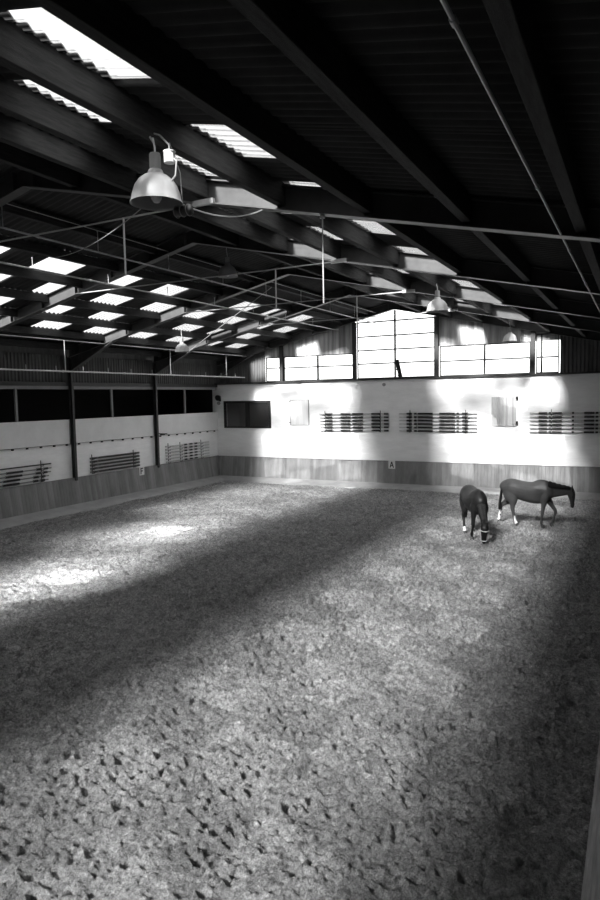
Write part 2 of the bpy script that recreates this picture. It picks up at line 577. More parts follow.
# right and near walls (outside the photograph, they close the hall)
b = MB(); b.box(XR, XR + .25, YN, YF, 0, 6.3)
struct('wall_right', b, 'clad')
b = MB(); b.prism([(XL - .25, 0), (XR + .25, 0), (XR + .25, 6.3), (XC, 8.6), (XL - .25, 6.3)], YN - .2, YN)
struct('wall_near', b, 'clad')

# ------------------------------------------------------------------ roof: fibre-cement sheets with translucent ones in a chequer
LAM, AMP = 0.1775, 0.026
CW = 1.13
C0 = 4.40 - CW / 2 - CW * 12      # left edge of a column
NC = int((YF + .4 - C0) / CW) + 1
COLS = [(C0 + CW * k, C0 + CW * (k + 1)) for k in range(NC)]   
COLS[11] = (COLS[11][0], 3.73); COLS[12] = (3.73, 4.95); COLS[13] = (4.95, COLS[13][1])


def row_edges(side):
    xs = [XR + .45] + [x - .06 for x in PX] + [XC + .02]
    return xs if side > 0 else [2 * XC - x for x in xs]


def sheet(mb, xa, xb, y0, y1, side, lift=0.0):
    """xa = lower (eave) edge, xb = upper (ridge) edge"""
    pr = wave_sheet(y0, y1, None, LAM, AMP, 8)
    s = 1 if side > 0 else -1
    xlo = xa + .16 * s
    n = len(pr)
    vs = []
    for th in (0, .007):
        for (x, dz) in ((xlo, 0.009), (xb, 0.0)):
            for (y, h) in pr:
                vs.append((x, y, zr(x, .40) + h + dz + lift + th))
    fs = []
    for i in range(n - 1):
        fs.append((i, i + 1, n + i + 1, n + i))
        fs.append((2 * n + i, 3 * n + i, 3 * n + i + 1, 2 * n + i + 1))
        fs.append((i, 2 * n + i, 2 * n + i + 1, i + 1))
    fs.append((0, n, 3 * n, 2 * n)); fs.append((n - 1, 3 * n - 1, 4 * n - 1, 2 * n - 1)[::1])
    mb.add(vs, fs)


SKY = {}
for k, (y0, y1) in enumerate(COLS):
    par = k % 2
    for side, row in [(1, r) for r in range(3, 7)] + [(-1, r) for r in range(3, 7)] + [(-1, 2 + 0)]:
        # rows: between purlin row-1 and row (row 3 = between PX[2] and PX[3])
        if side > 0:
            on = (row in (3, 5) and par == 0) or (row in (4, 6) and par == 1)
            if row == 6 and y0 < 17.5:
                on = False
        else:
            on = (row in (5, 3) and par == 1) or (row in (4, 2) and par == 0)
            if row == 6 or (row == 2 and y0 < 9.5) or (row == 3 and y0 < 4):
                on = False
        if on and y1 < YF + .1:
            SKY[(side, row, k)] = 1
clear = {(-1, 4, 14), (-1, 5, 9)}
roofm = MB(); back = MB(); back2 = MB(); n_sky = 0
ROWN = {(1, 3): 'first', (1, 4): 'second', (1, 5): 'third', (1, 6): 'fourth', (-1, 5): 'first', (-1, 4): 'second', (-1, 3): 'third', (-1, 2): 'fourth'}
ORD = ['first', 'second', 'third', 'fourth', 'fifth', 'sixth', 'seventh', 'eighth', 'ninth', 'tenth', 'eleventh', 'twelfth', 'thirteenth', 'fourteenth', 'fifteenth']
seen_in_row = {}
for side in (1, -1):
    E = row_edges(side)
    for row in range(len(E) - 1):
        for k, (y0, y1) in enumerate(COLS):
            y0c, y1c = max(y0, YN - .1), min(y1, YF + .35)
            if y1c <= y0c:
                continue
            if (side, row, k) in SKY:
                xm, ym = (E[row] + E[row + 1]) / 2, (y0 + y1) / 2
                pts = [(x, y, zr(x, .47)) for x in (E[row], E[row + 1]) for y in (y0, y1)]
                if inview(pts, -1) and proj((xm, ym, zr(xm, .47))):
                    mb = MB(); sheet(mb, E[row] - xm, E[row + 1] - xm, y0, y1, side)
                    mb.v = []
                    mb.f = []; mb.mi = []
                    sheet(mb, E[row], E[row + 1], y0, y1, side)
                    zc = zr(xm, .5)
                    mb.v = [(a - xm, c - ym, d - zc) for a, c, d in mb.v]
                    o = mb.build('skylight_sheet', 'skyclear' if (side, row, k) in clear else 'sky', fixn=False, smooth=True)
                    o.location = (xm, ym, zc)
                    seen_in_row[(side, row)] = seen_in_row.get((side, row), 0) + 1
                    n = seen_in_row[(side, row)]
                    where = 'near slope' if side > 0 else 'far slope'
                    frm = 'counted from the eave' if side > 0 else 'counted from the ridge'
                    tag(o, 'bright corrugated skylight sheet, %s going away in the %s row of the %s' % (ORD[n - 1], ROWN[(side, row)], where),
                        'skylight', 'translucent skylight sheets in the roof')
                else:
                    sheet(back2 if (side, row, k) in clear else back, E[row], E[row + 1], y0, y1, side)
            else:
                sheet(roofm, E[row], E[row + 1], y0c, y1c, side)
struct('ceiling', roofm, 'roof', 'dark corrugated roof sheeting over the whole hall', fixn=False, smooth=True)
struct('ceiling_rear_skylights', back, 'sky', None, fixn=False, smooth=True)
struct('ceiling_clear_sheets', back2, 'skyclear', None, fixn=False, smooth=True)
b = MB(); b.prism([(XC - .35, zr(XC - .35, .46)), (XC, zr(XC, .50)), (XC + .35, zr(XC + .35, .46)), (XC + .35, zr(XC + .35, .50)), (XC, zr(XC, .54)), (XC - .35, zr(XC - .35, .50))], YN - .1, YF + .35)
struct('trim_6', b, 'roof', 'ridge capping of the roof')

# purlins
bays_y = [(FR[i] + .012, FR[i + 1] - .012) for i in range(len(FR) - 1)]
bay_name = ['nearest bay', 'second bay', 'middle bay', 'fourth bay', 'last bay']
pur_me = {}
for side, xs in ((1, PX), (-1, PXL)):
    for i, x in enumerate(xs):
        for j, (y0, y1) in enumerate(bays_y):
            xm = x - .065 * side
            zb = zr(x, .08 if side > 0 else .16)
            if not inview([(x, y, zb) for y in np.linspace(y0, y1, 6)], 0):
                continue
            key = round(y1 - y0, 3), side
            if key not in pur_me:
                L = (y1 - y0) / 2
                ph = .325 if side > 0 else .218
                b = MB(); b.prism([(-.06, 0), (.06, 0), (.06, ph), (-.06, ph)], -L, L)
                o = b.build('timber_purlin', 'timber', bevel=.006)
                pur_me[key] = o.data
            else:
                o = bpy.data.objects.new('timber_purlin', pur_me[key]); COL.objects.link(o)
            o.location = (xm, (y0 + y1) / 2, zb)
            o.rotation_euler = (0, 0, 0)
            tag(o, 'timber purlin %s from the eave, %s, %s slope' % (ORD[i], bay_name[j], 'near' if side > 0 else 'far'),
                'roof beam', 'timber purlins under the roof')


# ------------------------------------------------------------------ steel portal frames
def rafter(mb, xa, xb, y):
    """I-section between xa and xb (one slope)"""
    def sl(z0, z1, hw):
        mb.prism([(xa, zr(xa, z0)), (xb, zr(xb, z0)), (xb, zr(xb, z1)), (xa, zr(xa, z1))], y - hw, y + hw)
    sl(0, .02, .10); sl(.02, .34, .006); sl(.34, .36, .10)


fr_txt = ['first', 'second', 'third', 'fourth', 'fifth']
for i, y in enumerate(FR[1:]):
    t = thing('steel_portal_frame', '%s dark steel portal frame crossing the hall%s' % (fr_txt[i],
              [', nearest the camera', ' beyond the first big lamp', ' in the middle of the view', ' before the last bay', ' against the gable windows'][i]), 'roof frame', (XL, y, 0), group='steel portal frames', world=True)
    e = 0.0006
    for (xa, xb) in ((XC - .00, XR - .15), (XC - e, XL + .15)):
        b = MB()
        rafter(b, xb, xa + (e if xb > xa else -e), y)
        sgn = 1 if xb > XC else -1
        # haunch towards the post
        if sgn < 0:
            b.prism([(xb, zr(xb) - .55), (xb - 2.3 * sgn, zr(xb - 2.3 * sgn)), (xb, zr(xb))], y - .006, y + .006)
            b.prism([(xb, zr(xb) - .57), (xb - 2.3 * sgn, zr(xb - 2.3 * sgn) - .02), (xb - 2.3 * sgn, zr(xb - 2.3 * sgn)), (xb, zr(xb) - .55)], y - .1, y + .1)
        b.prism([(XC + .25 * sgn, zr(XC + .25)), (XC + .27 * sgn, zr(XC + .27)), (XC + .27 * sgn, zr(XC + .27) + .34), (XC + .25 * sgn, zr(XC + .25) + .34)], y - .1, y + .1)
        for px in (PX if sgn > 0 else PXL):
            b.box(px - .10, px - .09, y - .095, y + .095, zr(px) + .02, zr(px) + .33)
        b.build('rafter', 'steel', t)
    for x0, s in ((XL, 1), (XR, -1)):
        b = MB()
        xa, xb = (x0 + .0, x0 + .24) if s > 0 else (x0 - .24, x0)
        z0 = 0 if s < 0 else 1.1
        if s > 0:
            xa += .065; xb = xa + .17
        b.box(xa, xa + .015, y - .055, y + .055, z0, 5.9); b.box(xb - .015, xb, y - .055, y + .055, z0, 5.9)
        b.box(xa + .015, xb - .015, y - .005, y + .005, z0, 5.9)
        if s > 0 and y < YF - .5:
            b.build('post', 'post', t)
    if i < 4:
        # collar tie with a hanging rod
        b = MB(); zt = 7.17
        xr_ = XC + (8.07 - zt) / .224; xl_ = XC - (8.07 - zt) / .224
        b.tube([(xl_, y - .12, zt), (xr_, y - .12, zt)], .015, 8)
        b.box(xr_ - .25, xr_ + .12, y - .15, y - .09, zt - .03, zt + .05)
        b.build('collar_tie', 'galv', t)
        b = MB(); b.tube([(-7.55, y - .12, zt), (-7.55, y - .12, zt - .92)], .016, 6)
        b.build('hanger_rod', 'galv', t)

# gable columns
for i, x in enumerate((-15.8, -11.88, -7.97, -3.94)):
    b = MB(); zt = zr(x, .0)
    y = YF + .0
    for dy in (-.075, .06):
        b.box(-.085, .085, dy, dy + .015, 0, zt - 5.0)
    b.box(-.005, .005, -.06, .06, 0, zt - 5.0)
    o = b.build('steel_column', 'post'); o.location = (x, y, 5.0)
    tag(o, ['thin dark steel column dividing the corner gable window from the next', 'dark steel column where the pale boards meet the tall gable window',
            'dark steel column between the tall gable window and boarded gable', 'dark steel column standing by the last short gable window'][i], 'column', 'gable columns')
# leaning plank
b = MB(); b.box(-.09, .09, -.02, .02, 0, .84)
for k in range(3):
    b.box(-.13, -.09, -.02, .02, .1 + k * .28, .16 + k * .28)
o = b.build('leaning_board', 'black'); o.location = (-9.62, YF - .03, 5.0); o.rotation_euler = (0.0, -.22, 0)
tag(o, 'short dark board leaning by the mullion of the tall gable window', 'board')

# mid posts in the gallery openings
b = MB(); b.box(-.04, .04, -.04, .04, 0, 1.18); post_me = None
for i, y in enumerate((11.1, 16.0, 20.78, 25.77)):
    if i == 0:
        continue
    if post_me is None:
        o = b.build('gallery_post', 'mgrey'); post_me = o.data
    else:
        o = bpy.data.objects.new('gallery_post', post_me); COL.objects.link(o)
    o.location = (XL - .06, y, 3.5)
    tag(o, ['slim grey post in the first dark gallery opening at the frame edge', 'slim grey post in the dark gallery opening above the F board',
            'slim grey post in the last dark gallery opening next to the white end wall'][i - 1], 'post', 'slim gallery posts')

# ------------------------------------------------------------------ pipes under the roof
def pipe(name, label, x, z, y0, y1, r, rods=(), rod_top=None, rr=.010, m='galv', cat='pipe'):
    t = thing(name, label, cat, (x, y0, z), world=True)
    b = MB(); b.tube([(x, y0, z), (x, y1, z)], r, 8)
    for y in np.arange(y0 + 1.2, y1, 3.0):
        b.tube([(x, y - .03, z), (x, y + .03, z)], r * 1.5, 8)
    b.build('pipe_run', m, t)
    for y in rods:
        b = MB(); b.tube([(x, y, z), (x, y, rod_top)], rr, 6)
        b.tube([(x, y, rod_top - .02), (x, y, rod_top)], rr * 2, 6)
        b.build('hanger_rod', m, t)
    return t


ry = [6.15 + 2.45 * k for k in range(0, 9)]
pipe('sprinkler_pipe', 'thin galvanised pipe hanging on short rods beside the ridge', -10.75, 7.5, FR[0], YF - .1, .020, ry, 7.97)
pipe('sprinkler_pipe', 'galvanised pipe hanging below the first purlin of the far slope', -12.62, 7.3, FR[1] - 3, YF - .1, .020, [8.4 + 2.45 * k for k in range(8)], 7.56)
pipe('steel_cable', 'thin steel cable stretched above the ridge pipe', -10.75, 7.97, FR[0], YF - .1, .008, (), None, cat='cable')
pipe('sprinkler_pipe', 'thin pipe running under the lowest purlin of the far slope', -17.75, 6.32, 9, YF - .1, .018, (), None)
t = pipe('water_pipe', 'pale water pipe with short upright stubs along the gallery cladding', -17.6, 5.24, 9, 27.8, .028, [16.3, 22.0, 26.2], 6.3, rr=.014)
for y in np.arange(12.2, 27.5, 1.23):
    b = MB(); b.tube([(-17.6, y, 5.24), (-17.6, y, 5.42)], .014, 6); b.build('stub', 'galv', t)
pipe('conduit', 'straight steel conduit under the roof above the arena edge', -.865, 6.06, FR[0], YF - .1, .014, (), None, cat='conduit')

# free rods and cables
b = MB(); b.tube([(0, 0, 0), (0, 0, -1.22)], .010, 6); b.tube([(0, 0, 0), (0, 0, -.04)], .04, 8)
o = b.build('hanging_rod', 'galv'); o.location = (-4.02, 8.5, zr(-4.02) - .0)
tag(o, 'long vertical steel rod hanging from the first portal frame', 'rod')
b = MB(); b.tube([(-4.55, 5.5, 6.22), (-5.2, 6.5, 6.17), (-5.9, 7.5, 6.3), (-5.0, 8.44, 6.98)], .008, 6)
b2 = MB()
P0, P1 = Vector((-4.5, 5.6, 6.36)), Vector((-4.95, 8.44, 6.95))
pts = []
for i in range(13):
    t_ = i / 12; p = P0.lerp(P1, t_); p.z -= .16 * 4 * t_ * (1 - t_); pts.append(p)
o = MB().tube(pts, .009, 6).build('power_cable', 'galv'); tag(o, 'slack cable running from the big lamp back to the first portal frame', 'cable')
P0, P1 = Vector((-4.6, 5.6, 6.36)), Vector((-9.3, 8.44, 6.75)); pts = []
for i in range(13):
    t_ = i / 12; p = P0.lerp(P1, t_); p.z -= .14 * 4 * t_ * (1 - t_); pts.append(p)
o = MB().tube(pts, .005, 6).build('power_cable', 'mgrey'); tag(o, 'thin drooping cable running from the big lamp towards the ridge', 'cable')
# wind-brace rods in the far slope
o = MB().tube([(-10.6, 18.5, 7.75), (-17.6, 23.2, 6.25)], .012, 6).build('brace_rod', 'mgrey'); tag(o, 'thin diagonal brace rod under the fourth bay of the far slope', 'brace')



# ------------------------------------------------------------------ lamps
def make_lamp(first=False):
    t = thing('pendant_lamp', '', 'lamp', group='bell shaped hall lamps')
    prof = [(.075, .30), (.085, .285), (.13, .265), (.18, .225), (.222, .165), (.248, .09), (.262, .02), (.272, 0), (.276, -.012)]
    b = MB(); b.lathe(prof, n=40)
    b.lathe([(r - .006, z - .004) for r, z in prof[:-1]] + [(.276, -.012)], n=40, mi=1)
    b.build('lamp_shade', ['shade', 'inner'], t, smooth=True)
    b = MB(); b.lathe([(0, .335), (.07, .33), (.082, .30), (.082, .275)], n=28)
    b.build('collar', 'shade', t, smooth=True)
    b = MB(); b.lathe([(0, .50), (.05, .50), (.056, .49), (.056, .335), (0, .335)], n=24)
    for k in range(6):
        a = k * math.pi / 3; b.tube([(.058 * math.cos(a), .058 * math.sin(a), .345), (.058 * math.cos(a), .058 * math.sin(a), .485)], .006, 5)
    b.build('ballast_housing', 'mgrey', t)
    b = MB(); b.tube([(0, 0, .50), (0, 0, .56), (-.02, 0, .66)], .010, 6); b.build('suspension_rod', 'galv', t)
    b = MB(); b.lathe([(0, -.0), (.03, .0), (.055, .04), (.06, .09), (.04, .15), (.025, .2), (.02, .26)], n=20); b.build('bulb', 'wpaint', t, smooth=True)
    return t


L = make_lamp()
lamps = [(-4.55, 5.55, 6.27, 'large bell lamp close to the camera hanging below a timber purlin'),
         (-4.5, 16.1, 6.27, 'bell lamp hanging in front of the boards by the tall gable window'),
         (-4.5, 26.3, 6.22, 'bell lamp farthest away in front of the gable windows'),
         (-15.3, 19.85, 6.0, 'small bell lamp below the skylights of the far slope'),
         (-9.95, 15.0, 7.5, 'bell lamp in deep shade beneath the ridge')]
lobjs = []
for i, (x, y, z, l) in enumerate(lamps):
    o = L if i == 0 else copy_tree(L)
    o.location = (x, y, z); tag(o, l); lobjs.append(o)
# lengthen the suspension up to the roof timbers
for i, (o, zt) in enumerate(zip(lobjs, (6.95, 6.94, 6.94, 6.95, 8.3))):
    z = o.location.z
    if i == 0:
        b = MB(); b.tube([(-.03, .02, .62), (-.06, .0, zt - z)], .012, 6); b.build('suspension_rod', 'galv', o)
    else:
        b = MB(); b.tube([(-.02, 0, .62), (-.02, 0, zt - z)], .010, 6); b.build('suspension_rod', 'galv', o)
# junction box and floodlight by the first lamp
t = thing('junction_box', 'pale round junction box and bracket beside the big near lamp', 'junction box', (-4.36, 5.55, 6.70))
b = MB(); b.tube([(0, 0, -.06), (0, 0, .045)], .058, 14); b.tube([(0, 0, .045), (0, 0, .055)], .064, 14); b.build('box_body', 'wpaint', t)
b = MB(); b.tube([(0, 0, .05), (0, 0, .12), (-.12, .0, .24), (-.19, 0, .27)], .010, 6); b.tube([(0.05, 0, -.02), (.09, 0, -.06), (.07, 0, -.2), (-.10, 0, -.33)], .010, 6); b.build('conduit_bend', 'mgrey', t)
t = thing('floodlight', 'small glass bulkhead light hanging behind the big near lamp', 'light', (-4.40, 5.80, 6.22))
b = MB(); b.tube([(-.10, 0, 0), (.10, 0, 0)], [.05, .06], 12); b.build('lamp_glass', 'steel', t, smooth=True)
b = MB()
for k in (-.08, 0, .08):
    b.tube([(k, .062 * math.cos(a), .062 * math.sin(a)) for a in np.linspace(0, 6.28, 13)], .005, 5)
b.tube([(0, 0, .06), (-.02, 0.0, .4), (-.15, 0, .74)], .006, 5)
b.build('wire_guard', 'mgrey', t)


# ------------------------------------------------------------------ jump pole racks
def rack(axis, u0, u1, fixed, zs, bands, hooks, label, polewords, group, rad=.024, brad=.04, light='pole', jit=0, darkpole=False):
    """axis X: on the far wall; axis Y: on the long wall"""
    def P(u, off, z):
        return (u, fixed - off, z) if axis == 'X' else (fixed + off, u, z)
    t = thing('pole_rack', label, 'rack', P((u0 + u1) / 2, 0, zs[-1]), world=True)
    for hu in hooks:
        b = MB()
        a = P(hu - .012, 0, zs[-1] - .08); c = P(hu + .012, .02, zs[0] + .15)
        b.box(min(a[0], c[0]), max(a[0], c[0]), min(a[1], c[1]), max(a[1], c[1]), a[2], c[2])
        up_ = b.build('upright', 'black', t)
        for z in zs:
            b = MB(); b.tube([P(hu, .02, z - .055), P(hu, .13, z - .055), P(hu, .155, z - .0)], .010, 6)
            b.build('hook', 'black', up_)
    for n, z in enumerate(zs):
        j = rng.uniform(-jit, jit)
        c = P((u0 + u1) / 2 + j, .075, z)
        hl = (u1 - u0) / 2
        d = (1, 0, 0) if axis == 'X' else (0, 1, 0)
        pt = thing('jump_pole', polewords % ORD[n], 'pole', c, group=group)
        b = MB(); b.tube([tuple(-hl * k for k in d), tuple(hl * k for k in d)], rad, 12)
        sh_ = b.build('pole_shaft', 'black' if darkpole and n == 0 else light, pt, smooth=False)
        if darkpole and n == 0:
            continue
        for (f0, f1) in bands:
            a0, a1 = -hl + 2 * hl * f0, -hl + 2 * hl * f1
            b = MB(); b.tube([tuple(a0 * k for k in d), tuple(a1 * k for k in d)], brad, 12)
            o = b.build('painted_band', 'black', sh_); o['label'] = 'black painted band'
    return t


zsf = [3.37 - .155 * k for k in range(6)]
rack('X', -13.72, -10.18, YF - .006, zsf, [(.09, .195), (.32, .46), (.49, .64), (.76, .885), (.935, .995)], (-13.45, -10.62),
     'six-hook wall rack between the pale hatch and the A board', '%s striped jump pole down on the rack beside the pale hatch', 'striped jump poles beside the pale hatch')
rack('X', -9.68, -6.2, YF - .006, zsf, [(.10, .17), (.20, .235), (.25, .445), (.53, .73), (.75, .78), (.82, .89)], (-9.2, -6.7),
     'six-hook wall rack between the A board and the slatted shutter', '%s striped jump pole down on the rack beside the A board', 'striped jump poles beside the A board')
rack('X', -4.03, -.71, YF - .006, zsf, [(.105, .205), (.223, .25), (.262, .373), (.488, .512), (.624, .737), (.75, .78), (.80, .90)], (-3.2, -1.2),
     'six-hook wall rack past the slatted shutter, above the walking horse', '%s striped jump pole down on the rack above the walking horse', 'striped jump poles above the walking horse')
rack('Y', 13.85, 17.25, XL, [1.88, 1.72, 1.58, 1.44, 1.30], [(.05, .3), (.42, .62), (.8, .86), (.9, .95)], (14.4, 16.9),
     'wall rack of mixed poles at the frame edge of the long wall', '%s jump pole down on the rack at the frame edge', 'mixed jump poles on the long wall', jit=.12, light='mgrey', darkpole=True)
rack('Y', 19.3, 22.2, XL, [1.88, 1.74, 1.60, 1.46, 1.32], [(.01, .12), (.14, .99)], (19.45, 21.9),
     'wall rack of dark poles beside the F board', '%s dark jump pole down on the rack beside the F board', 'dark jump poles beside the F board', rad=.04, light='mgrey')
rack('Y', 24.05, 27.5, XL, [2.0 - .145 * k for k in range(6)], [(.40, .46), (.52, .585), (.64, .70)], (24.3, 25.2, 26.9),
     'wall rack of pale poles near the far corner of the long wall', '%s pale jump pole down on the rack near the far corner', 'pale jump poles near the far corner', rad=.03)

# ------------------------------------------------------------------ things on the far wall
t = thing('wooden_hatch', 'pale plain wooden hatch beside the dark window', 'hatch', (-14.82, YF - .005, 2.84))
b = MB(); b.box(-.50, .50, -.045, 0, 0, 1.24); b.build('panel', 'hatch', t, bevel=.004)
b = MB(); b.box(-.52, -.485, -.06, -.0, -.01, 1.25); b.box(.485, .52, -.06, 0, -.01, 1.25); b.box(-.485, .485, -.06, 0, 1.225, 1.25); b.build('edge_frame', 'mgrey', t)
b = MB(); b.box(-.56, -.50, -.07, -.0, 1.15, 1.19); b.box(-.56, -.5, -.07, 0, .1, .14); b.build('hinge', 'black', t)
t = thing('wooden_shutter', 'slatted wooden shutter with side hinges above the horses', 'shutter', (-5.09, YF - .005, 2.83))
b = MB()
for k in range(12):
    b.box(-.50 + k * .0835, -.50 + k * .0835 + .076, -.05, -.015, 0, 1.23)
b.box(-.5, .5, -.015, 0, 0.02, 1.21); b.build('slats', 'shut', t)
for z in (1.17, .13):
    b = MB(); b.box(.50, .57, -.06, -.0, z - .07, z + .07); b.tube([(.56, -.06, z - .08), (.56, -.06, z + .08)], .02, 8); b.build('hinge', 'black', t)


def letter_board(name, label, letter, loc, rz):
    t = thing(name, label, 'sign', loc, rz)
    b = MB(); b.box(-.16, .16, -.02, 0, 0, .37); bd_ = b.build('board', 'wpaint', t, bevel=.003)
    s = MB(); y0, y1 = -.028, -.02
    if letter == 'A':
        s.prism([(-.105, .05), (-.06, .05), (.022, .32), (-.022, .32)], y0, y1)
        s.prism([(.105, .05), (.06, .05), (-.022, .32), (.022, .32)], y0 - .001, y1)
        s.prism([(-.07, .115), (.07, .115), (.055, .155), (-.055, .155)], y0 - .002, y1)
    else:
        s.box(-.085, -.04, y0, y1, .05, .32); s.box(-.04, .085, y0, y1, .275, .32); s.box(-.04, .06, y0, y1, .165, .21)
    s.build('letter', 'black', bd_)


letter_board('letter_sign', 'white board with a black letter A on the far kickboard', 'A', (-10.02, YF - .17, .86), 0)
letter_board('letter_sign', 'white board with a black letter F on the long kickboard', 'F', (XL + .18, 22.2, .88), math.pi / 2)

t = thing('spotlight', 'small dark round spotlight high in the corner of the white wall', 'spotlight', (-19.52, YF - .005, 4.24))
b = MB(); b.box(-.06, .06, -.04, 0, -.18, .0); b.tube([(0, -.04, -.08), (0, -.12, -.02)], .02, 8); b.build('bracket', 'black', t)
b = MB(); b.tube([(0, -.08, .05), (.03, -.26, .0)], [.10, .16], 16); b.build('lamp_head', 'black', t)
b = MB(); b.tube([(0, -.10, -.22), (.05, -.22, -.27)], [.07, .10], 14); b.build('lamp_head', 'mgrey', t)
o = MB().tube([(0, 0, 0), (0, -.05, 0)], .075, 16).build('vent_cap', 'mgrey'); o.location = (-10.43, YF - .004, 4.71)
tag(o, 'small grey round vent cap high on the white wall', 'vent')
t = thing('wall_lamp', 'small dark bracket fitting by the dark post on the long wall', 'fitting', (XL + .08, 23.55, 2.62))
b = MB(); b.tube([(0, -.2, .12), (.1, .05, 0), (.1, .5, -.0)], .02, 8); b.build('arm', 'black', t)
b = MB(); b.tube([(.1, .05, 0), (.1, .3, -.02)], .045, 10); b.build('fitting_body', 'black', t)


# ------------------------------------------------------------------ horses
def coat(name, base, dark, z0, z1):
    m = bpy.data.materials.new(name); m.use_nodes = True
    nt = m.node_tree; b = nt.nodes['Principled BSDF']
    b.inputs['Roughness'].default_value = .5
    b.inputs['Specular IOR Level'].default_value = .28
    tc = nt.nodes.new('ShaderNodeTexCoord'); n = nt.nodes.new('ShaderNodeTexNoise')
    n.inputs['Scale'].default_value = 3.5; n.inputs['Detail'].default_value = 5
    nt.links.new(tc.outputs['Object'], n.inputs['Vector'])
    sp = nt.nodes.new('ShaderNodeSeparateXYZ'); nt.links.new(tc.outputs['Object'], sp.inputs[0])
    mr = nt.nodes.new('ShaderNodeMapRange'); mr.inputs[1].default_value = z0; mr.inputs[2].default_value = z1
    nt.links.new(sp.outputs['Z'], mr.inputs[0])
    r = nt.nodes.new('ShaderNodeMapRange'); r.inputs[1].default_value = .3; r.inputs[2].default_value = .7; r.inputs[3].default_value = .8; r.inputs[4].default_value = 1.2
    nt.links.new(n.outputs['Fac'], r.inputs[0])
    mx = nt.nodes.new('ShaderNodeMix'); mx.data_type = 'RGBA'
    mx.inputs[6].default_value = (dark,) * 3 + (1,); mx.inputs[7].default_value = (base,) * 3 + (1,)
    nt.links.new(mr.outputs[0], mx.inputs[0])
    vm = nt.nodes.new('ShaderNodeVectorMath'); vm.operation = 'SCALE'
    nt.links.new(mx.outputs[2], vm.inputs[0]); nt.links.new(r.outputs[0], vm.inputs['Scale'])
    nt.links.new(vm.outputs[0], b.inputs['Base Color'])
    return m


M['coat_brown'] = coat('brown_coat', .06, .04, .25, .6)
M['coat_dark'] = coat('dark_coat', .009, .006, .3, .7)
M['hair'] = mat('black_horse_hair', .008, .7, .3, 12, .5, 60, stretch=(1, 1, .2))
M['sock'] = mat('white_sock', .72, .7, .1, 15)
M['hoof'] = mat('dark_hoof', .05, .5)


def loft(secs, n=20):
    """secs: (x, y, z, half width, half height); sections stay perpendicular to the path"""
    mb = MB(); P = [Vector(s[:3]) for s in secs]
    N = len(P); base = 0
    lat = Vector((0, 1, 0))
    for i in range(N):
        d = (P[min(i + 1, N - 1)] - P[max(i - 1, 0)]).normalized()
        a = (lat - lat.dot(d) * d).normalized(); u = a.cross(d).normalized()
        for k in range(n):
            t = 2 * math.pi * k / n
            mb.v.append(tuple(P[i] + a * math.cos(t) * secs[i][3] + u * math.sin(t) * secs[i][4]))
    for i in range(N - 1):
        for k in range(n):
            mb.f.append((i * n + k, i * n + (k + 1) % n, (i + 1) * n + (k + 1) % n, (i + 1) * n + k)); mb.mi.append(0)
    mb.f.append(tuple(range(n))[::-1]); mb.mi.append(0)
    mb.f.append(tuple((N - 1) * n + k for k in range(n))); mb.mi.append(0)
    return mb


def smoothed(secs, m=4):
    """Catmull-Rom through the sections"""
    out = []; S = [np.array(s, float) for s in secs]
    for i in range(len(S) - 1):
        p0 = S[max(i - 1, 0)]; p1 = S[i]; p2 = S[i + 1]; p3 = S[min(i + 2, len(S) - 1)]
        for j in range(m):
            t = j / m
            out.append(tuple(.5 * ((2 * p1) + (-p0 + p2) * t + (2 * p0 - 5 * p1 + 4 * p2 - p3) * t * t + (-p0 + 3 * p1 - 3 * p2 + p3) * t ** 3)))
    out.append(tuple(S[-1]))
    return [tuple(list(o[:3]) + [max(.004, o[3]), max(.004, o[4])]) for o in out]


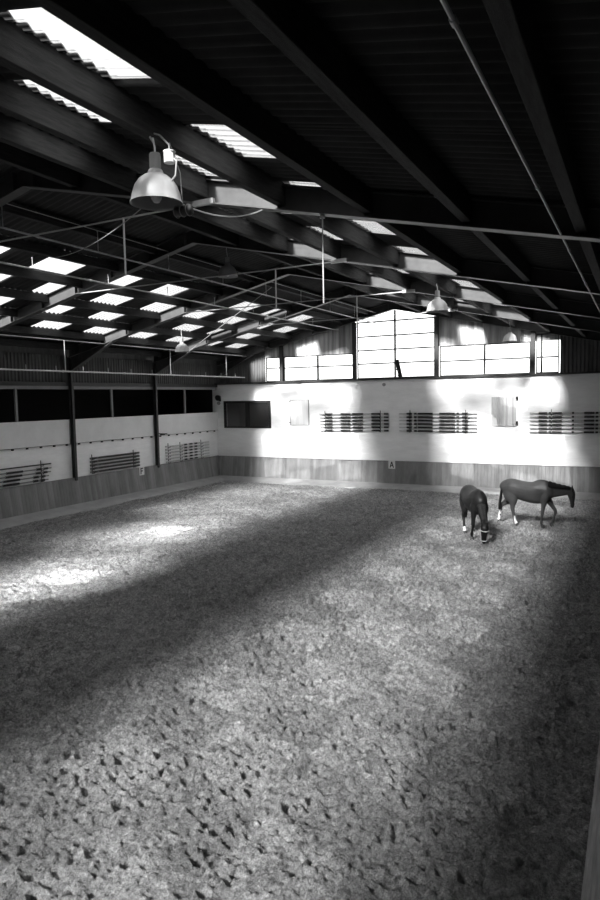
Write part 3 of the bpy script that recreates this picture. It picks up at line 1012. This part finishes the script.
def horse(label, loc, rz, legs, neck, head, coatm, socks, tailpts, halter=False, scale=1.0, neckbend=0):
    t = thing('horse', label, 'horse', loc, rz)
    t.scale = (scale, 1, 1)
    mb = MB()

    def put(secs):
        l = loft(smoothed(secs)); mb.add(l.v, l.f)
    # trunk from buttock to breast
    put([(-.93, 0, 1.10, .05, .09), (-.89, 0, 1.13, .16, .20), (-.78, 0, 1.155, .235, .275), (-.58, 0, 1.165, .285, .315), (-.32, 0, 1.135, .285, .305), (-.05, 0, 1.085, .305, .325),
         (.2, 0, 1.07, .30, .35), (.42, 0, 1.105, .265, .375), (.56, 0, 1.13, .23, .345), (.70, 0, 1.13, .20, .26), (.82, 0, 1.12, .13, .17), (.87, 0, 1.11, .05, .08)])
    # withers
    put([(.12, 0, 1.32, .06, .08), (.34, 0, 1.385, .075, .10), (.50, 0, 1.39, .08, .10), (.66, 0, 1.34, .07, .10)])
    put(neck)
    put(head['secs'])
    pl, ax = Vector(head['secs'][0][:3]), (Vector(head['secs'][-1][:3]) - Vector(head['secs'][0][:3])).normalized()
    up = head['front']                       # direction the forehead faces
    for s in (-1, 1):                        # ears, brow, nostril
        e = pl + Vector((0, .055 * s, 0)) + up * .045
        tip = e + (-ax * .14 + up * .02 + Vector((0, .02 * s, 0)))
        mb.tube([e + ax * .03, e - ax * .05, tip], [.030, .030, .008], 8)
        c = pl + ax * .22 + up * .045 + Vector((0, .072 * s, 0))
        mb.tube([c - ax * .03, c + ax * .03], [.022, .022], 8)
    for name, s in (('fr', -1), ('fl', 1)):
        k = legs[name]
        y = .155 * s
        put([(.60, .13 * s, 1.12, .09, .15), (.56, .16 * s, .96, .10, .15), (k[0][0], y, k[0][1], .082, .105), (.5 * k[0][0] + .5 * k[1][0], y, .5 * k[0][1] + .5 * k[1][1], .062, .070),
             (k[1][0], y, k[1][1], .054, .060), (.5 * k[1][0] + .5 * k[2][0], y, .5 * k[1][1] + .5 * k[2][1], .038, .043), (k[2][0], y, k[2][1], .045, .048),
             (k[3][0] * .6 + k[2][0] * .4, y, k[3][1] * .6 + k[2][1] * .4, .036, .040), (k[3][0], y, k[3][1], .052, .058)])
    for name, s in (('hr', -1), ('hl', 1)):
        k = legs[name]
        y = .155 * s
        put([(-.62, .12 * s, 1.18, .13, .22), (-.60, .155 * s, 1.0, .13, .235), (k[0][0], y + .01 * s, k[0][1], .115, .18), (.45 * k[0][0] + .55 * k[1][0], y, .45 * k[0][1] + .55 * k[1][1], .072, .10),
             (k[1][0], y, k[1][1], .052, .072), (.5 * k[1][0] + .5 * k[2][0], y, .5 * k[1][1] + .5 * k[2][1], .041, .048), (k[2][0], y, k[2][1], .048, .050),
             (k[3][0] * .6 + k[2][0] * .4, y, k[3][1] * .6 + k[2][1] * .4, .038, .042), (k[3][0], y, k[3][1], .054, .060)])
    me = bpy.data.meshes.new('horse_body'); me.from_pydata(mb.v, [], mb.f)
    bm = bmesh.new(); bm.from_mesh(me); bmesh.ops.recalc_face_normals(bm, faces=bm.faces); bm.to_mesh(me); bm.free()
    tmp = bpy.data.objects.new('tmp', me); COL.objects.link(tmp)
    r = tmp.modifiers.new('r', 'REMESH'); r.mode = 'VOXEL'; r.voxel_size = .014
    sm = tmp.modifiers.new('s', 'SMOOTH'); sm.iterations = 7; sm.factor = .6
    dg = bpy.context.evaluated_depsgraph_get(); dg.update()
    me2 = bpy.data.meshes.new_from_object(tmp.evaluated_get(dg))
    bpy.data.objects.remove(tmp)
    me2.materials.clear(); me2.materials.append(M[coatm]); me2.shade_smooth()
    body = bpy.data.objects.new('body', me2); COL.objects.link(body); body.parent = t
    # eyes
    for s in (-1, 1):
        c = pl + ax * .22 + up * .05 + Vector((0, .088 * s, 0))
        b = MB(); b.lathe([(0.001, -.02), (.012, -.016), (.02, 0), (.012, .016), (.001, .02)], tuple(c), 12); b.build('eye', 'black', t, smooth=True)
    # hooves and socks
    for name, s in (('fr', -1), ('fl', 1), ('hr', -1), ('hl', 1)):
        k = legs[name]; y = .155 * s
        hx, hz = k[3]
        b = MB(); b.tube([(hx + .035, y, hz - .055), (hx + .01, y, hz + .03)], [.066, .052], 14)
        b.build('hoof', 'hoof', t)
        if name in socks:
            g = socks[name]
            p2 = Vector((k[2][0], y, k[2][1])); p3 = Vector((hx, y, hz + .02)); p1 = p2.lerp(Vector((k[1][0], y, k[1][1])), g)
            l = loft(smoothed([(p1.x, y, p1.z, .036, .042), (p2.x, y, p2.z + .01, .046, .049), (p2.x * .5 + p3.x * .5, y, p2.z * .5 + p3.z * .5, .043, .047), (p3.x, y, p3.z, .056, .060)]))
            o = l.build('sock', 'sock', t, smooth=True); o['label'] = 'white sock'
    # mane lying over the crest, forelock
    b = MB()
    crest = neck[:-1]
    for side in (-1, 1):
        pts = []
        for s_ in smoothed(neck, 4)[5:]:
            pts.append(s_)
        prev = None
        for i, s_ in enumerate(pts):
            p = Vector(s_[:3])
            d = (Vector(pts[min(i + 1, len(pts) - 1)][:3]) - Vector(pts[max(i - 1, 0)][:3])).normalized()
            u = Vector((0, 1, 0)).cross(d); u = -u if u.z < 0 and abs(d.z) < .95 else u
            if u.dot(head['crest']) < 0:
                u = -u
            top = p + u * (s_[4] + .006 + .012 * math.sin(i * 2.1))
            
            low = p + u * (s_[4] * .35) + Vector((0, side * (s_[3] * (1.1) + .012), 0))
            mid = p + u * (s_[4] * .80) + Vector((0, side * (s_[3] * .80 + .012), 0))
            if side > 0:
                low = mid.lerp(low, .25 + .2 * math.sin(i * 1.7))
            cur = (top, mid, low)
            if prev:
                n0 = len(b.v)
                b.v += [tuple(v) for v in prev + cur]
                b.f += [(n0, n0 + 1, n0 + 4, n0 + 3), (n0 + 1, n0 + 2, n0 + 5, n0 + 4)]; b.mi += [0, 0]
            prev = cur
    o = b.build('mane', 'hair', t, smooth=True)
    md = o.modifiers.new('solid', 'SOLIDIFY'); md.thickness = .014; md.offset = 0
    b = MB()
    b.tube([pl - ax * .02 + up * .05, pl + ax * .10 + up * .085, pl + ax * .24 + up * .085], [.045, .045, .012], 10); b.build('forelock', 'hair', t, smooth=True)
    # tail
    l = loft(smoothed(tailpts)); l.build('tail', 'hair', t, smooth=True)
    if halter:
        hb = MB()
        S = head['secs']

        def ring(i, grow=.008, mbk=hb):
            s_ = S[i]; p = Vector(s_[:3]); d = ax; a = Vector((0, 1, 0)); u = a.cross(d).normalized()
            pts = [p + a * math.cos(tt) * (s_[3] + grow) + u * math.sin(tt) * (s_[4] + grow) for tt in np.linspace(0, 2 * math.pi, 19)]
            mbk.tube(pts, .011, 6)
        ring(2); ring(5)
        for s in (-1, 1):
            hb.tube([Vector(S[2][:3]) + Vector((0, s * (S[2][3] + .008), 0)), Vector(S[5][:3]) + Vector((0, s * (S[5][3] + .01), 0))], .011, 6)
        o = hb.build('halter', 'pole', t); o['label'] = 'pale halter'
    return t


# front: elbow, knee, fetlock, hoof;  hind: stifle, hock, fetlock, hoof   (x, z)
neckH2 = [(.42, 0, 1.16, .16, .29), (.62, 0, 1.18, .145, .27), (.82, 0, 1.18, .115, .23), (1.04, 0, 1.185, .092, .18), (1.24, 0, 1.19, .078, .14), (1.38, 0, 1.19, .06, .10)]
headH2 = {'secs': [(1.37, 0, 1.23, .062, .075), (1.39, 0, 1.15, .085, .115), (1.40, 0, 1.06, .085, .125), (1.415, 0, .96, .070, .10), (1.425, 0, .85, .055, .075), (1.43, 0, .77, .055, .068), (1.425, 0, .70, .045, .055), (1.42, 0, .67, .025, .03)],
          'front': Vector((1, 0, .1)).normalized(), 'crest': Vector((0, 0, 1))}
legsH2 = {'fr': [(.55, .80), (.50, .46), (.47, .16), (.50, .055)], 'fl': [(.66, .80), (.86, .50), (.78, .19), (.72, .055)],
          'hr': [(-.50, .82), (-.50, .52), (-.42, .17), (-.36, .055)], 'hl': [(-.66, .82), (-.98, .56), (-1.04, .24), (-1.07, .07)]}
horse('mid-brown horse walking along the far end with lowered neck and white hind socks', (-3.06, 21.42, 0), math.radians(-5),
      legsH2, neckH2, headH2, 'coat_brown', {'hl': .85, 'hr': .55},
      [(-.84, 0, 1.32, .04, .04), (-.90, 0, 1.25, .045, .045), (-.93, .0, 1.08, .055, .045), (-.96, .0, .85, .06, .045), (-1.0, 0, .62, .05, .04), (-1.02, 0, .45, .025, .025)], scale=.91)
neckH1 = [(.40, 0, 1.12, .15, .28), (.60, 0, 1.05, .14, .25), (.80, 0, .93, .11, .20), (.97, 0, .79, .09, .16), (1.08, 0, .66, .075, .13), (1.13, 0, .54, .07, .11)]
headH1 = {'secs': [(1.14, 0, .60, .062, .075), (1.13, 0, .53, .108, .13), (1.12, 0, .44, .108, .14), (1.10, 0, .34, .09, .11), (1.08, 0, .22, .074, .085), (1.07, 0, .14, .072, .078), (1.06, 0, .07, .048, .055), (1.055, 0, .04, .025, .03)],
          'front': Vector((1, 0, 0)), 'crest': Vector((.8, 0, .8)).normalized()}
legsH1 = {'fr': [(.56, .80), (.50, .46), (.36, .17), (.36, .055)], 'fl': [(.56, .80), (.62, .46), (.60, .16), (.62, .055)],
          'hr': [(-.48, .82), (-.66, .52), (-.54, .17), (-.50, .055)], 'hl': [(-.55, .82), (-.80, .52), (-.80, .18), (-.76, .055)]}
horse('nearly black horse grazing head down towards the camera with a pale halter', (-4.25, 19.1, 0), math.atan2(-.89, .45),
      legsH1, neckH1, headH1, 'coat_dark', {'hr': .15, 'hl': .2},
      [(-.84, 0, 1.30, .04, .04), (-.95, 0, 1.26, .045, .05), (-1.0, .0, 1.08, .06, .06), (-1.01, .0, .85, .07, .06), (-1.0, 0, .60, .06, .05), (-.99, 0, .4, .03, .03)], halter=True)

# ------------------------------------------------------------------ light
def sun(name, e, ang):
    l = bpy.data.lights.new(name, 'SUN'); l.energy = e; l.angle = math.radians(ang)
    o = bpy.data.objects.new(name, l); COL.objects.link(o)
    d = Vector((.16, 1.30, -1)).normalized()
    o.rotation_euler = d.to_track_quat('-Z', 'Y').to_euler()
    return o


sun('sun', 10.0, .5)
sun('sun_haze', 52.0, 12.0)
wd = bpy.data.worlds.new('world'); SC.world = wd; wd.use_nodes = True
bg = wd.node_tree.nodes['Background']; bg.inputs[0].default_value = (1, 1, 1, 1); bg.inputs[1].default_value = 2.7

SC.view_settings.view_transform = 'Standard'; SC.view_settings.look = 'None'
SC.view_settings.gamma = 1.0; SC.view_settings.use_curve_mapping = False
SC.view_settings.exposure = 0.3
cy = SC.cycles
cy.use_denoising = True
cy.max_bounces = 10; cy.transparent_max_bounces = 16; cy.transmission_bounces = 8; cy.diffuse_bounces = 5
cy.sample_clamp_indirect = 8.0
bpy.context.view_layer.update()
